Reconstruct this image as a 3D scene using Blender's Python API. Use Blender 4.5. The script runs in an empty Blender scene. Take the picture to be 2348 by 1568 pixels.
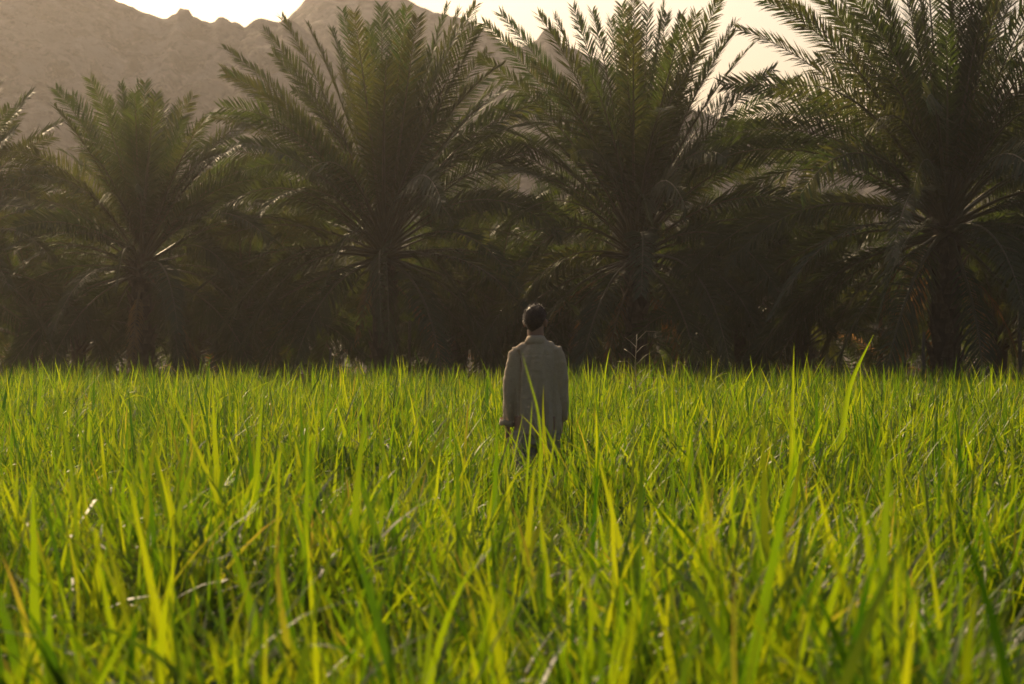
import bpy, bmesh, math, random
import numpy as np
from mathutils import Vector, Matrix, noise as mnoise

sc = bpy.context.scene
COL = sc.collection
R = math.radians

# ------------------------------------------------------------------ camera
CAM_H = 1.65
FPX = 5541.0                      # focal length in pixels of the 2347 px wide view
cd = bpy.data.cameras.new('camera')
cam = bpy.data.objects.new('camera', cd)
COL.objects.link(cam)
cam.location = (0, 0, CAM_H)
cam.rotation_euler = (R(90) - math.atan(53 / FPX), 0, 0)
cd.lens = 85.0
cd.sensor_width = 36.0
cd.clip_start = 0.1
cd.clip_end = 5000
cd.dof.use_dof = True
cd.dof.focus_distance = 23.0
cd.dof.aperture_fstop = 4.6
cd.dof.aperture_blades = 9
sc.camera = cam

# ------------------------------------------------------------------ sky, sun, exposure
SUN_EL, SUN_AZ = 27.0, -27.0      # azimuth measured from +Y, negative = left
w = bpy.data.worlds.new('World')
sc.world = w
w.use_nodes = True
nt = w.node_tree
nt.nodes.clear()
sky = nt.nodes.new('ShaderNodeTexSky')
sky.sky_type = 'NISHITA'
sky.sun_disc = False
sky.sun_elevation = R(SUN_EL)
sky.sun_rotation = R(SUN_AZ)
sky.air_density = 1.0
sky.dust_density = 5.0
sky.ozone_density = 1.0
bg = nt.nodes.new('ShaderNodeBackground')
bg.inputs['Strength'].default_value = 0.115
wo = nt.nodes.new('ShaderNodeOutputWorld')
tint = nt.nodes.new('ShaderNodeMix'); tint.data_type = 'RGBA'; tint.blend_type = 'MULTIPLY'
tint.inputs[0].default_value = 1.0
tint.inputs[7].default_value = (1.0, .93, .88, 1)      # dusty evening air
nt.links.new(sky.outputs[0], tint.inputs[6])
nt.links.new(tint.outputs[2], bg.inputs[0])
nt.links.new(bg.outputs[0], wo.inputs[0])

sl = bpy.data.lights.new('sun', 'SUN')
sl.energy = 4.5
sl.angle = R(0.6)
sl.color = (1.0, 0.75, 0.44)
sun = bpy.data.objects.new('sun', sl)
COL.objects.link(sun)
sd = Vector((math.sin(R(SUN_AZ)) * math.cos(R(SUN_EL)), math.cos(R(SUN_AZ)) * math.cos(R(SUN_EL)), math.sin(R(SUN_EL))))
sun.rotation_euler = sd.to_track_quat('Z', 'Y').to_euler()
sun.location = (-30, 40, 40)

vs = sc.view_settings
vs.view_transform = 'Standard'
vs.look = 'None'
vs.gamma = 1.0
vs.exposure = 0.0
vs.use_curve_mapping = False
sc.cycles.use_denoising = True
sc.cycles.max_bounces = 8
sc.cycles.diffuse_bounces = 3
sc.cycles.transmission_bounces = 4
sc.cycles.volume_bounces = 0
sc.cycles.sample_clamp_indirect = 6.0

# ------------------------------------------------------------------ helpers
def X(px, D): return (px - 1173.5) / FPX * D
def Z(py, D): return CAM_H + (731 - py) / FPX * D

def tag(o, label=None, cat=None, group=None, kind=None):
    if label: o['label'] = label
    if cat: o['category'] = cat
    if group: o['group'] = group
    if kind: o['kind'] = kind
    return o

def empty(name, loc):
    o = bpy.data.objects.new(name, None)
    o.empty_display_size = 0.3
    o.location = loc
    COL.objects.link(o)
    return o

def mesh_of(name, verts, faces, mats=(), fmat=None, smooth=True):
    me = bpy.data.meshes.new(name)
    me.from_pydata([tuple(v) for v in verts], [], [tuple(f) for f in faces])
    for m in mats: me.materials.append(m)
    if fmat is not None: me.polygons.foreach_set('material_index', np.asarray(fmat, dtype=np.int32))
    if smooth: me.polygons.foreach_set('use_smooth', np.ones(len(me.polygons), dtype=bool))
    me.update()
    return me

def obj(name, me, parent=None, loc=(0, 0, 0)):
    o = bpy.data.objects.new(name, me)
    o.location = loc
    COL.objects.link(o)
    if parent: o.parent = parent
    return o

class Mat:
    def __init__(s, name):
        s.m = bpy.data.materials.new(name); s.m.use_nodes = True
        s.t = s.m.node_tree; s.t.nodes.clear()
        s.out = s.n('OutputMaterial')
    def n(s, k, **kw):
        nd = s.t.nodes.new('ShaderNode' + k)
        for a, b in kw.items():
            if hasattr(nd, a): setattr(nd, a, b)
            else: nd.inputs[a.replace('_', ' ')].default_value = b
        return nd
    def l(s, a, b): s.t.links.new(a, b)
    def ramp(s, fac, stops):
        r = s.n('ValToRGB')
        e = r.color_ramp.elements
        while len(e) < len(stops): e.new(0.5)
        for i, (p, c) in enumerate(stops):
            e[i].position = p; e[i].color = (*c, 1)
        s.l(fac, r.inputs[0]); return r.outputs[0]
    def mix(s, fac, a, b, mode='MIX'):
        m = s.n('Mix', data_type='RGBA', blend_type=mode)
        for i, v in ((0, fac), (6, a), (7, b)):
            if isinstance(v, bpy.types.NodeSocket): s.l(v, m.inputs[i])
            else: m.inputs[i].default_value = (*v, 1) if isinstance(v, tuple) else v
        return m.outputs[2]
    def math(s, op, a, b=0.0):
        m = s.n('Math', operation=op)
        for i, v in ((0, a), (1, b)):
            if isinstance(v, bpy.types.NodeSocket): s.l(v, m.inputs[i])
            else: m.inputs[i].default_value = v
        return m.outputs[0]
    def noise(s, scale, detail=4, vec=None, rough=0.55):
        n = s.n('TexNoise'); n.inputs['Scale'].default_value = scale
        n.inputs['Detail'].default_value = detail; n.inputs['Roughness'].default_value = rough
        if vec is not None: s.l(vec, n.inputs['Vector'])
        return n.outputs['Fac']
    def coord(s, which='Object', scale=None):
        c = s.n('TexCoord').outputs[which]
        if scale:
            m = s.n('Mapping'); m.inputs['Scale'].default_value = scale
            s.l(c, m.inputs['Vector']); c = m.outputs[0]
        return c
    def bump(s, h, strength=0.4, dist=0.02):
        b = s.n('Bump'); b.inputs['Strength'].default_value = strength; b.inputs['Distance'].default_value = dist
        s.l(h, b.inputs['Height']); return b.outputs[0]

def leaf_material(name, stops, tstops, trans=0.45, rough=0.45, rnd='blade', spec=0.5, tipcol=None):
    """thin leaf: diffuse + gloss on the face, light coming through from behind"""
    m = Mat(name)
    oi = m.n('ObjectInfo').outputs['Random']
    at = m.n('Attribute'); at.attribute_name = rnd
    f = m.math('FRACT', m.math('ADD', oi, at.outputs['Fac']))
    c = m.ramp(f, stops); tc = m.ramp(f, tstops)
    if tipcol:
        a2 = m.n('Attribute'); a2.attribute_name = 'along'
        tipf = m.math('MULTIPLY', m.math('GREATER_THAN', f, 0.985), m.math('SMOOTH_MIN', 1.0, m.math('POWER', a2.outputs['Fac'], 3.0)))
        c = m.mix(tipf, c, tipcol); tc = m.mix(tipf, tc, tipcol)
    p = m.n('BsdfPrincipled')
    p.inputs['Roughness'].default_value = rough
    p.inputs['Specular IOR Level'].default_value = spec
    m.l(c, p.inputs['Base Color'])
    tr = m.n('BsdfTranslucent'); m.l(tc, tr.inputs['Color'])
    mx = m.n('MixShader'); mx.inputs[0].default_value = trans
    m.l(p.outputs[0], mx.inputs[1]); m.l(tr.outputs[0], mx.inputs[2])
    m.l(mx.outputs[0], m.out.inputs['Surface'])
    return m.m

def simple(name, c1, c2, scale=8, rough=0.85, bump=0.3, bdist=0.02, det=5, cscale=None, spec=0.3):
    m = Mat(name)
    v = m.coord('Object', cscale)
    n = m.noise(scale, det, v)
    p = m.n('BsdfPrincipled'); p.inputs['Roughness'].default_value = rough
    p.inputs['Specular IOR Level'].default_value = spec
    m.l(m.ramp(n, [(0.3, c1), (0.7, c2)]), p.inputs['Base Color'])
    n2 = m.noise(scale * 4, 4, v)
    m.l(m.bump(n2, bump, bdist), p.inputs['Normal'])
    m.l(p.outputs[0], m.out.inputs['Surface'])
    return m.m

M = {}
M['grass'] = leaf_material('grass_blade',
    [(0.0, (0.025, 0.06, 0.004)), (0.5, (0.045, 0.085, 0.005)), (0.85, (0.07, 0.10, 0.006)), (1.0, (0.09, 0.10, 0.01))],
    [(0.0, (0.04, 0.12, 0.002)), (0.45, (0.20, 0.34, 0.003)), (0.85, (0.43, 0.51, 0.004)), (1.0, (0.43, 0.48, 0.006))],
    trans=0.58, rough=0.46, spec=0.30, tipcol=(0.45, 0.26, 0.05))
M['tall_grass'] = leaf_material('tall_grass_blade', [(0.0, (0.05, 0.09, 0.005)), (1.0, (0.07, 0.10, 0.006))],
    [(0.0, (0.30, 0.44, 0.004)), (1.0, (0.42, 0.52, 0.005))], trans=0.6, rough=0.46, spec=0.3)
M['dry_grass'] = leaf_material('dry_grass', [(0, (0.30, 0.25, 0.15)), (1, (0.42, 0.36, 0.24))],
    [(0, (0.30, 0.24, 0.10)), (1, (0.38, 0.30, 0.14))], trans=0.35, rough=0.5)
M['leaflet'] = leaf_material('palm_leaflet',
    [(0.0, (0.042, 0.058, 0.032)), (0.6, (0.058, 0.070, 0.036)), (1.0, (0.075, 0.080, 0.034))],
    [(0.0, (0.07, 0.12, 0.010)), (0.6, (0.085, 0.11, 0.012)), (1.0, (0.13, 0.125, 0.015))],
    trans=0.45, rough=0.55, spec=0.30)
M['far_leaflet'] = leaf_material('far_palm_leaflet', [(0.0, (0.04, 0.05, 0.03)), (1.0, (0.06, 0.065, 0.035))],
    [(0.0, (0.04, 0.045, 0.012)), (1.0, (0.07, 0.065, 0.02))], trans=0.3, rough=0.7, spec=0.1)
M['dead_leaflet'] = leaf_material('dead_leaflet', [(0, (0.16, 0.09, 0.04)), (1, (0.24, 0.15, 0.07))],
    [(0, (0.34, 0.15, 0.04)), (1, (0.42, 0.24, 0.07))], trans=0.45, rough=0.7)
M['rachis'] = simple('frond_stalk', (0.09, 0.085, 0.04), (0.15, 0.11, 0.05), 6, 0.5, 0.1)
M['dead_rachis'] = simple('dead_frond_stalk', (0.20, 0.12, 0.06), (0.28, 0.18, 0.09), 6, 0.7, 0.1)
M['trunk'] = simple('palm_trunk', (0.05, 0.035, 0.024), (0.11, 0.08, 0.055), 9, 0.95, 0.7, 0.03)
M['boot'] = simple('cut_leaf_base', (0.10, 0.065, 0.04), (0.20, 0.14, 0.09), 14, 0.9, 0.6, 0.02)
M['post'] = simple('weathered_wood', (0.10, 0.08, 0.06), (0.20, 0.17, 0.13), 12, 0.9, 0.4, 0.01, cscale=(6, 6, 1))

# ------------------------------------------------------------------ ground
def fbm(x, y, z=0.0, o=4, s=1.0):
    v = 0; a = 1; t = 0
    for _ in range(o):
        v += a * mnoise.noise((x * s, y * s, z)); t += a; a *= 0.5; s *= 2.03
    return v / t

m = Mat('dry_earth')
v = m.coord('Object')
n1 = m.noise(0.35, 6, v); n2 = m.noise(6, 6, v)
p = m.n('BsdfPrincipled'); p.inputs['Specular IOR Level'].default_value = 0.03; p.inputs['Roughness'].default_value = 0.95
c = m.ramp(n1, [(0.3, (0.075, 0.062, 0.052)), (0.7, (0.13, 0.108, 0.09))])
c = m.mix(m.ramp(n2, [(0.4, (0, 0, 0)), (0.65, (1, 1, 1))]), c, (0.16, 0.135, 0.115))
m.l(c, p.inputs['Base Color']); m.l(m.bump(n2, 0.7, 0.06), p.inputs['Normal'])
m.l(p.outputs[0], m.out.inputs['Surface'])
M['earth'] = m.m

def grid_mesh(name, xs, ys, hf, mat):
    V = [(x, y, hf(x, y)) for y in ys for x in xs]
    nx = len(xs)
    F = [(j * nx + i, j * nx + i + 1, (j + 1) * nx + i + 1, (j + 1) * nx + i) for j in range(len(ys) - 1) for i in range(nx - 1)]
    return mesh_of(name, V, F, [mat])

gx = sorted(set([-900, -500, -250, -120, -60] + list(np.linspace(-30, 30, 61)) + [60, 120, 250, 500, 900]))
gy = sorted(set([-600, -200, -60, -20] + list(np.linspace(-5, 110, 100)) + [150, 220, 350, 600, 1000]))
def ground_h(x, y):
    f = max(0.0, min(1.0, (60 - abs(x)) / 30)) * max(0.0, min(1.0, (140 - y) / 40)) if -10 < y < 140 else 0
    return f * (0.07 * fbm(x, y, 1.0, 3, 0.4))
tag(obj('ground', grid_mesh('ground', gx, gy, ground_h, M['earth'])), kind='structure')

# ------------------------------------------------------------------ mountain
m = Mat('bare_rock')
v = m.coord('Object')
n1 = m.noise(0.035, 8, v, 0.62); n2 = m.noise(0.35, 8, v, 0.68)
vo = m.n('TexVoronoi'); vo.inputs['Scale'].default_value = 0.45; m.l(v, vo.inputs['Vector'])
p = m.n('BsdfPrincipled'); p.inputs['Roughness'].default_value = 1.0; p.inputs['Specular IOR Level'].default_value = 0.1
c = m.ramp(n1, [(0.38, (0.04, 0.033, 0.03)), (0.5, (0.10, 0.08, 0.066)), (0.62, (0.20, 0.163, 0.135))])
c = m.mix(m.ramp(n2, [(0.44, (1, 1, 1)), (0.54, (0, 0, 0))]), c, (0.03, 0.026, 0.022))
c = m.mix(m.ramp(vo.outputs['Distance'], [(0.15, (0.6, 0.6, 0.6)), (0.5, (0, 0, 0))]), c, (0.24, 0.21, 0.18))
m.l(c, p.inputs['Base Color'])
m.l(m.bump(m.math('ADD', n2, m.math('MULTIPLY', vo.outputs['Distance'], 0.4)), 1.0, 2.0), p.inputs['Normal'])
m.l(p.outputs[0], m.out.inputs['Surface'])
M['rock'] = m.m


def ridge_fn(pts, D):
    xs = [X(a, D) for a, b in pts]; zs = [Z(b, D) for a, b in pts]
    return lambda x: float(np.interp(x, xs, zs))

def hill(name, pts, D, depth_f, depth_b, x0, x1, nx, seed, rough):
    rf = ridge_fn(pts, D)
    xs = np.linspace(x0, x1, nx); ts = np.concatenate([np.linspace(0, 1, 80), np.linspace(1.06, 2, 14)])
    V = []
    for t in ts:
        for x in xs:
            top = rf(x)
            if t <= 1:
                y = D - depth_f * (1 - t)
                prof = t ** 1.25
            else:
                y = D + depth_b * (t - 1)
                prof = (2 - t) ** 0.8
            a = 4 * t * (1 - t) if t <= 1 else 0.0
            edge = min(1.0, abs(1 - t) * 6)
            z = top * prof
            # gullies and ribs running down the slope, crags near the top
            g = abs(fbm(x + t * 6, y * 0.25, seed, 4, 0.035))
            z += rough * a * (3.2 * g - 1.0) + rough * 0.8 * edge * min(1, t * 3) * fbm(x, y * 1.6, seed + 3, 6, 0.22) * 4
            y += rough * edge * 3.0 * fbm(x, y, seed + 7, 4, 0.08)
            if t > 0.85 and t < 1.12: z += 0.9 * fbm(x, y, seed + 5, 5, 0.5)
            V.append((x, y, z - 0.5))
    F = [(j * nx + i, j * nx + i + 1, (j + 1) * nx + i + 1, (j + 1) * nx + i) for j in range(len(ts) - 1) for i in range(nx - 1)]
    return tag(obj(name, mesh_of(name, V, F, [M['rock']])), kind='structure')

RIDGE_A = [(-2600, 60), (-1800, -160), (-900, -260), (-300, -190), (0, -130), (120, -70), (230, -30), (300, 6), (318, 16), (345, 17), (368, 27), (384, 29), (392, 24), (405, 22), (414, 12), (424, 17),
           (434, 19), (440, 33), (470, 35), (488, 38), (500, 30), (512, 28), (530, 40), (548, 38), (557, 50), (566, 52), (576, 38), (600, 33), (640, 36), (660, 32), (700, 60), (800, 150), (1000, 330), (1250, 560), (1500, 731)]
RIDGE_B = [(100, 700), (300, 400), (450, 220), (560, 110), (640, 55), (668, 22), (690, 4), (720, -22), (790, -38), (880, -30), (935, -8), (965, 8), (990, 14), (1015, 24), (1060, 34), (1085, 48), (1110, 64), (1140, 82),
           (1170, 96), (1205, 96), (1228, 84), (1240, 68), (1252, 58), (1262, 62), (1275, 80), (1300, 98), (1340, 112), (1400, 150), (1480, 200), (1589, 246), (1660, 262), (1750, 264),
           (1860, 280), (1925, 278), (2000, 268), (2100, 252), (2180, 226), (2253, 212), (2347, 204), (2600, 150), (3200, 60), (4200, 200), (5200, 600)]
hill('mountain_left', RIDGE_A, 250, 75, 60, X(-2600, 250), X(1500, 250), 420, 11.3, 1.0)
hill('mountain_peak', RIDGE_B, 330, 85, 80, X(100, 330), X(5200, 330), 520, 41.7, 1.2)

# ------------------------------------------------------------------ palms
def bez(p0, p1, p2, p3, n):
    t = np.linspace(0, 1, n)[:, None]
    return (1 - t) ** 3 * p0 + 3 * (1 - t) ** 2 * t * p1 + 3 * (1 - t) * t * t * p2 + t ** 3 * p3

def nrm(a): return a / np.maximum(np.linalg.norm(a, axis=-1, keepdims=True), 1e-9)
def rot_about(v, k, ang):
    c = np.cos(ang)[:, None]; s = np.sin(ang)[:, None]
    return v * c + np.cross(k, v) * s + k * np.sum(k * v, axis=1, keepdims=True) * (1 - c)

def min_(u): return np.clip(u / .22, 0, 1)

def frond_data(tip, bulge=0.12, seed=0, twist=0.3, petiole=0.2, leaf=0.54, droop=0.12, tip_droop=0.1, gap=0.0, fill=1.0, wide=1.0, roll=0.0):
    """curved stalk from the origin to tip, rows of narrow leaflets on both sides"""
    rg = np.random.default_rng(seed)
    tip = np.array(tip, float); L = np.linalg.norm(tip); c = tip / L
    h = np.array([c[0], c[1], 0.0]); hl = np.linalg.norm(h)
    h = h / hl if hl > 1e-3 else np.array([1.0, 0, 0])
    up = np.array([0, 0, 1.0])
    up_perp = up - c * c[2]
    out = up_perp if np.linalg.norm(up_perp) > 0.05 else -h
    p1 = c * L * 0.36 + out * bulge * L * 1.3
    p2 = tip - c * L * 0.30 + out * bulge * L * 0.9 + up * tip_droop * L
    P = bez(np.zeros(3), p1, p2, tip, 25)
    T = nrm(np.gradient(P, axis=0))
    S = np.cross(up, h); S = S / np.linalg.norm(S)
    # stalk
    V = []; F = []
    nr = 5
    for i in range(0, 25, 2):
        u = i / 24
        r = 0.030 * (1 - u) ** 1.2 + 0.004 + 0.03 * max(0, 1 - u / 0.06)
        n_ = np.cross(T[i], S); n_ /= np.linalg.norm(n_)
        for k in range(nr):
            a = 2 * math.pi * k / nr
            V.append(P[i] + S * math.cos(a) * r * 1.3 + n_ * math.sin(a) * r * 0.8)
    ns = len(range(0, 25, 2))
    for i in range(ns - 1):
        for k in range(nr):
            F.append((i * nr + k, i * nr + (k + 1) % nr, (i + 1) * nr + (k + 1) % nr, (i + 1) * nr + k))
    stalk = (np.array(V), F)
    # leaflets
    m_ = int(L * (1 - petiole) / 0.038 * fill)
    LV = []; LF = []; br = []; al = []
    for sg in (-1, 1):
        u = petiole + (1 - petiole) * np.linspace(0, 1, m_) + rg.normal(0, 0.002, m_)
        u = np.clip(u, 0, 0.999)
        if gap > 0: u = u[rg.random(m_) > gap]
        m = len(u)
        f = u * 24; i0 = f.astype(int); fr = (f - i0)[:, None]; i1 = np.minimum(i0 + 1, 24)
        B = P[i0] * (1 - fr) + P[i1] * fr; TT = nrm(T[i0] * (1 - fr) + T[i1] * fr)
        SS = np.repeat(S[None], m, 0); NN = nrm(np.cross(TT, SS))
        tw = roll * min_(u) + twist * u ** 1.3
        SS = rot_about(SS, TT, tw); NN = rot_about(NN, TT, tw)
        w_ = (u - petiole) / (1 - petiole)
        ang = np.radians(58 - 22 * w_ + rg.normal(0, 4, m))
        vee = np.radians(rg.choice([2, 10, 24], m, p=[.5, .35, .15]) + rg.normal(0, 4, m))
        ln = leaf * np.interp(w_, [0, .08, .35, .7, 1], [.45, .75, 1.0, .82, .42]) * rg.uniform(.85, 1.1, m)
        d = nrm(TT * np.cos(ang)[:, None] + (sg * SS * np.cos(vee)[:, None] + NN * np.sin(vee)[:, None]) * np.sin(ang)[:, None])
        wd = nrm(TT - d * np.sum(TT * d, 1, keepdims=True))
        wd = rot_about(wd, d, rg.normal(0.2 * sg, 0.3, m))
        wid = rg.uniform(.012, .017, m)[:, None] * wide
        mid = B + d * (ln * .45)[:, None] - up * (droop * .15 * ln)[:, None]
        tp = B + d * ln[:, None] - up * (droop * ln * rg.uniform(.5, 1.6, m))[:, None]
        q = np.stack([B - wd * wid * .5, B + wd * wid * .5, mid + wd * wid, mid - wd * wid, tp], 1).reshape(-1, 3)
        off = sum(len(a) for a in LV)
        LV.append(q)
        for k in range(m):
            o = off + k * 5
            LF.append((o, o + 1, o + 2, o + 3)); LF.append((o + 3, o + 2, o + 4))
        br.append(np.repeat(rg.random(m) * 0.25, 5)); al.append(np.tile([0, 0, .45, .45, 1.0], m))
    return stalk, (np.concatenate(LV), LF, np.concatenate(br), np.concatenate(al))

def frond_meshes(dead=False, **kw):
    st, lf = frond_data(**kw)
    a = mesh_of('frond', st[0], st[1], [M['dead_rachis' if dead else 'rachis']])
    b = mesh_of('leaflets', lf[0], lf[1], [M['dead_leaflet' if dead else 'leaflet']], smooth=False)
    x = b.attributes.new('blade', 'FLOAT', 'POINT'); x.data.foreach_set('value', lf[2].astype(np.float32))
    x = b.attributes.new('along', 'FLOAT', 'POINT'); x.data.foreach_set('value', lf[3].astype(np.float32))
    return a, b

def merged_frond(dead=False, **kw):
    st, lf = frond_data(**kw)
    n = len(st[0])
    V = np.concatenate([st[0], lf[0]]); F = list(st[1]) + [tuple(i + n for i in f) for f in lf[1]]
    a = mesh_of('frond', V, F, [M['dead_rachis' if dead else 'rachis'], M['dead_leaflet' if dead else 'leaflet']],
                [0] * len(st[1]) + [1] * len(lf[1]), smooth=False)
    x = a.attributes.new('blade', 'FLOAT', 'POINT'); x.data.foreach_set('value', np.concatenate([np.zeros(n), lf[2]]).astype(np.float32))
    x = a.attributes.new('along', 'FLOAT', 'POINT'); x.data.foreach_set('value', np.concatenate([np.zeros(n), lf[3]]).astype(np.float32))
    return a

# shared fronds: unit length 4 m, pointing along +X at a given angle from the vertical
BINS = [6, 16, 28, 42, 56, 70, 84, 98, 112, 128, 145]
LIB = {}; LIBM = {}
for bi, a in enumerate(BINS):
    for k in range(3):
        t = (4 * math.sin(R(a)), 0, 4 * math.cos(R(a)))
        kw = dict(tip=t, bulge=0.03 + 0.15 * math.sin(R(min(a, 110))), seed=100 + bi * 10 + k, twist=(-.35, .15, .4)[k], roll=(-.8, .1, .75)[k],
                  droop=0.06 + 0.22 * max(0, (a - 40)) / 90, tip_droop=0.02 + 0.08 * math.sin(R(a)), petiole=0.17)
        LIB[(bi, k)] = frond_meshes(**kw)
        LIBM[(bi, k)] = merged_frond(**kw)
DEAD = []
for k, a in enumerate((128, 145, 158)):
    DEAD.append(frond_meshes(dead=True, tip=(3.0 * math.sin(R(a)), 0, 3.0 * math.cos(R(a))), bulge=0.16, seed=900 + k, twist=.5,
                             droop=0.5, tip_droop=.05, leaf=.36, gap=.25))

def boot_mesh():
    V = []; F = []
    rows = [(0, .11, .05, 0), (.10, .10, .045, .03), (.20, .075, .035, .075), (.27, .055, .022, .115)]
    for z, w_, d, o in rows:
        V += [(o, -w_, z), (o + d * .4, -w_ * .55, z + .01), (o + d, 0, z + .015), (o + d * .4, w_ * .55, z + .01), (o, w_, z), (o - d * .6, 0, z)]
    for r in range(3):
        for k in range(6):
            F.append((r * 6 + k, r * 6 + (k + 1) % 6, (r + 1) * 6 + (k + 1) % 6, (r + 1) * 6 + k))
    F.append(tuple(range(18, 24)))
    return mesh_of('leaf_base', V, F, [M['boot']], smooth=False)
BOOT = boot_mesh()

def trunk_mesh(h, r, seed):
    V = []; F = []
    nz, na = 22, 18
    for j in range(nz):
        t = j / (nz - 1)
        rr = r * (1.25 - .45 * min(1, t * 4) + .12 * t) * (1 if t < .93 else 1 - (t - .93) * 5)
        for i in range(na):
            a = 2 * math.pi * i / na
            q = rr * (1 + .10 * mnoise.noise((math.cos(a) * 2, math.sin(a) * 2, seed + t * h * 3)) + .05 * math.sin(t * h * 24 + a * 5))
            V.append((math.cos(a) * q, math.sin(a) * q, t * h - .1 * (j == 0)))
    for j in range(nz - 1):
        for i in range(na):
            F.append((j * na + i, j * na + (i + 1) % na, (j + 1) * na + (i + 1) % na, (j + 1) * na + i))
    F.append(tuple((nz - 1) * na + i for i in range(na)))
    return mesh_of('trunk', V, F, [M['trunk']])

def palm(px, hy, D, label, L=4.4, keys=(), n=56, seed=1, tr=.24, front=True, amin=4, amax=138, group=None, dead=0, boots=46, dkeys=(), name='date_palm', cat='palm tree', skip=None):
    rg = random.Random(seed)
    x0 = X(px, D); hz = Z(hy, D)
    root = empty(name, (x0, D, 0))
    tag(root, label, cat, group)
    obj('trunk', trunk_mesh(hz, tr, seed * 3.1), root)
    if boots:
        for i in range(boots):
            b = obj('leaf_base', BOOT, root)
            t = (i + .5) / boots
            a = i * 2.39996 + rg.uniform(-.2, .2)
            rr = tr * (1.0 - .25 * min(1, t * 3) + .1 * t) * .98
            b.location = (math.cos(a) * rr, math.sin(a) * rr, .15 + t * (hz - .3))
            b.rotation_euler = (rg.uniform(-.12, .12), rg.uniform(-.05, .12), a)
            s = rg.uniform(.75, 1.1); b.scale = (s, s, s * rg.uniform(.9, 1.3))
    hv = np.array([x0, D, hz])
    more = [(a[0] + rg.uniform(-34, 34), a[1] + rg.uniform(12, 60)) for a in keys if rg.random() < .4 and not 1600 < a[0] < 1900]
    for i, kf in enumerate(list(keys) + more):
        kx, ky = kf[0], kf[1]
        # a tip seen at (kx, ky): pick the depth that gives the frond its natural length
        dy = kf[2] if len(kf) > 2 else None
        best = None
        for s in ([dy] if dy is not None else np.linspace(0, 3.6, 37) * rg.choice([-1, 1])):
            tpt = np.array([X(kx, D + s), D + s, Z(ky, D + s)]) - hv
            e = abs(np.linalg.norm(tpt) - L)
            if best is None or e < best[0]: best = (e, tpt)
        tpt = best[1] - np.array([0, 0, 0.0])
        st = np.array([rg.uniform(-.06, .06), rg.uniform(-.06, .06), rg.uniform(-.15, .1)])
        side = abs(tpt[0]) / np.linalg.norm(tpt)
        a, b = frond_meshes(tip=tpt - st, bulge=.03 + .11 * side, seed=seed * 100 + i, twist=rg.uniform(-.3, .3), roll=rg.choice([-1, 1]) * rg.uniform(.55, 1.15) * min(1, side * 1.8), droop=.08 + .05 * side,
                            tip_droop=.02 + .05 * side, petiole=.16, leaf=.54 + rg.uniform(-.03, .05))
        o = obj('frond', a, root); o.location = (st[0], st[1], hz + st[2])
        obj('leaflets', b, o)
    for i in range(n):
        t = (i + .5) / n
        ang = amin + (amax - amin) * t ** 0.72
        az = i * 2.39996 + rg.uniform(-.25, .25) + seed
        bi = min(range(len(BINS)), key=lambda q: abs(BINS[q] - ang - rg.uniform(-6, 6)))
        k = rg.randrange(3)
        s = L / 4.0 * rg.uniform(.78, 1.0) * (1 if ang > 25 else .86)
        if front:
            o = obj('frond', LIB[(bi, k)][0], root); obj('leaflets', LIB[(bi, k)][1], o)
        else:
            o = obj('frond', LIBM[(bi, k)], root)
        r0 = .05 + .12 * t
        o.location = (math.cos(az) * r0, math.sin(az) * r0, hz + .12 - .5 * t)
        o.rotation_euler = (rg.uniform(-.08, .08), rg.uniform(-.07, .07), az)
        o.scale = (s, s * rg.uniform(.9, 1.1), s)
    for i in range(dead):
        a = rg.uniform(0, 2 * math.pi)
        md = DEAD[rg.randrange(3)]
        o = obj('frond', md[0], root); obj('leaflets', md[1], o)
        o['label'] = 'dead brown frond hanging against the trunk'
        o.location = (math.cos(a) * .15, math.sin(a) * .15, hz - .35 - rg.uniform(0, .5))
        s = min(1.0, hz / 3.2) * rg.uniform(.7, .95)
        o.scale = (s, s, s); o.rotation_euler = (0, rg.uniform(-.1, .1), a)
    for i, (kx, ky, dd) in enumerate(dkeys):
        p0 = np.array([rg.uniform(-.15, 0), -.1, -.3])
        tpt = np.array([X(kx, D + dd), D + dd, Z(ky, D + dd)]) - hv - p0
        a, b = frond_meshes(dead=True, tip=tpt, bulge=.30, seed=seed * 50 + i, twist=.4, droop=.5, tip_droop=.12, leaf=.34, gap=.2)
        o = obj('frond', a, root); o.location = (p0[0], p0[1], hz + p0[2]); o['label'] = 'orange brown dead frond hanging low on the left of the trunk'
        obj('leaflets', b, o)
    return root

K1 = [(333, 192, 1.0), (250, 253), (294, 222), (378, 239), (416, 239), (472, 272), (125, 242), (194, 280), (310, 215), (355, 225), (60, 420, .5), (555, 330), (600, 440, .3), (40, 520)]
K2 = [(517, 113), (514, 161), (486, 272), (608, 72), (647, 42), (708, 61), (786, 28), (812, 30), (875, 17, .8), (933, 22), (958, 42), (1025, 17), (1089, 17), (1108, 67), (1150, 190), (1205, 215),
      (556, 328), (500, 430, .6), (850, 60), (905, 35)]
K3 = [(1111, 56), (1150, 36), (1272, 42), (1314, 19), (1358, 28), (1453, 0, .8), (1522, 8), (1561, 36), (1594, 36), (1647, 3), (1683, 53), (1722, 105), (1772, 161), (1100, 133), (1828, 183),
      (1400, 45), (1040, 330, .3), (1860, 330), (1425, 15), (1485, 20)]
K4 = [(1696, 69), (1780, -8), (1835, -60), (1900, -110), (1960, -150), (2030, -190), (2110, -230, .5), (2190, -235), (2260, -200), (2330, -150), (2400, -60), (2440, 40), (2500, 160),
      (1660, 200), (1690, 330), (2150, -210), (2075, -215), (2360, -120), (1930, -60)]
K0 = [(72, 214), (139, 283), (33, 300), (110, 400), (0, 190), (60, 480)]
K5 = [(2346, 330), (2330, 240), (2300, 420)]
GR = 'date palms in a row along the far edge of the grass'
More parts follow.
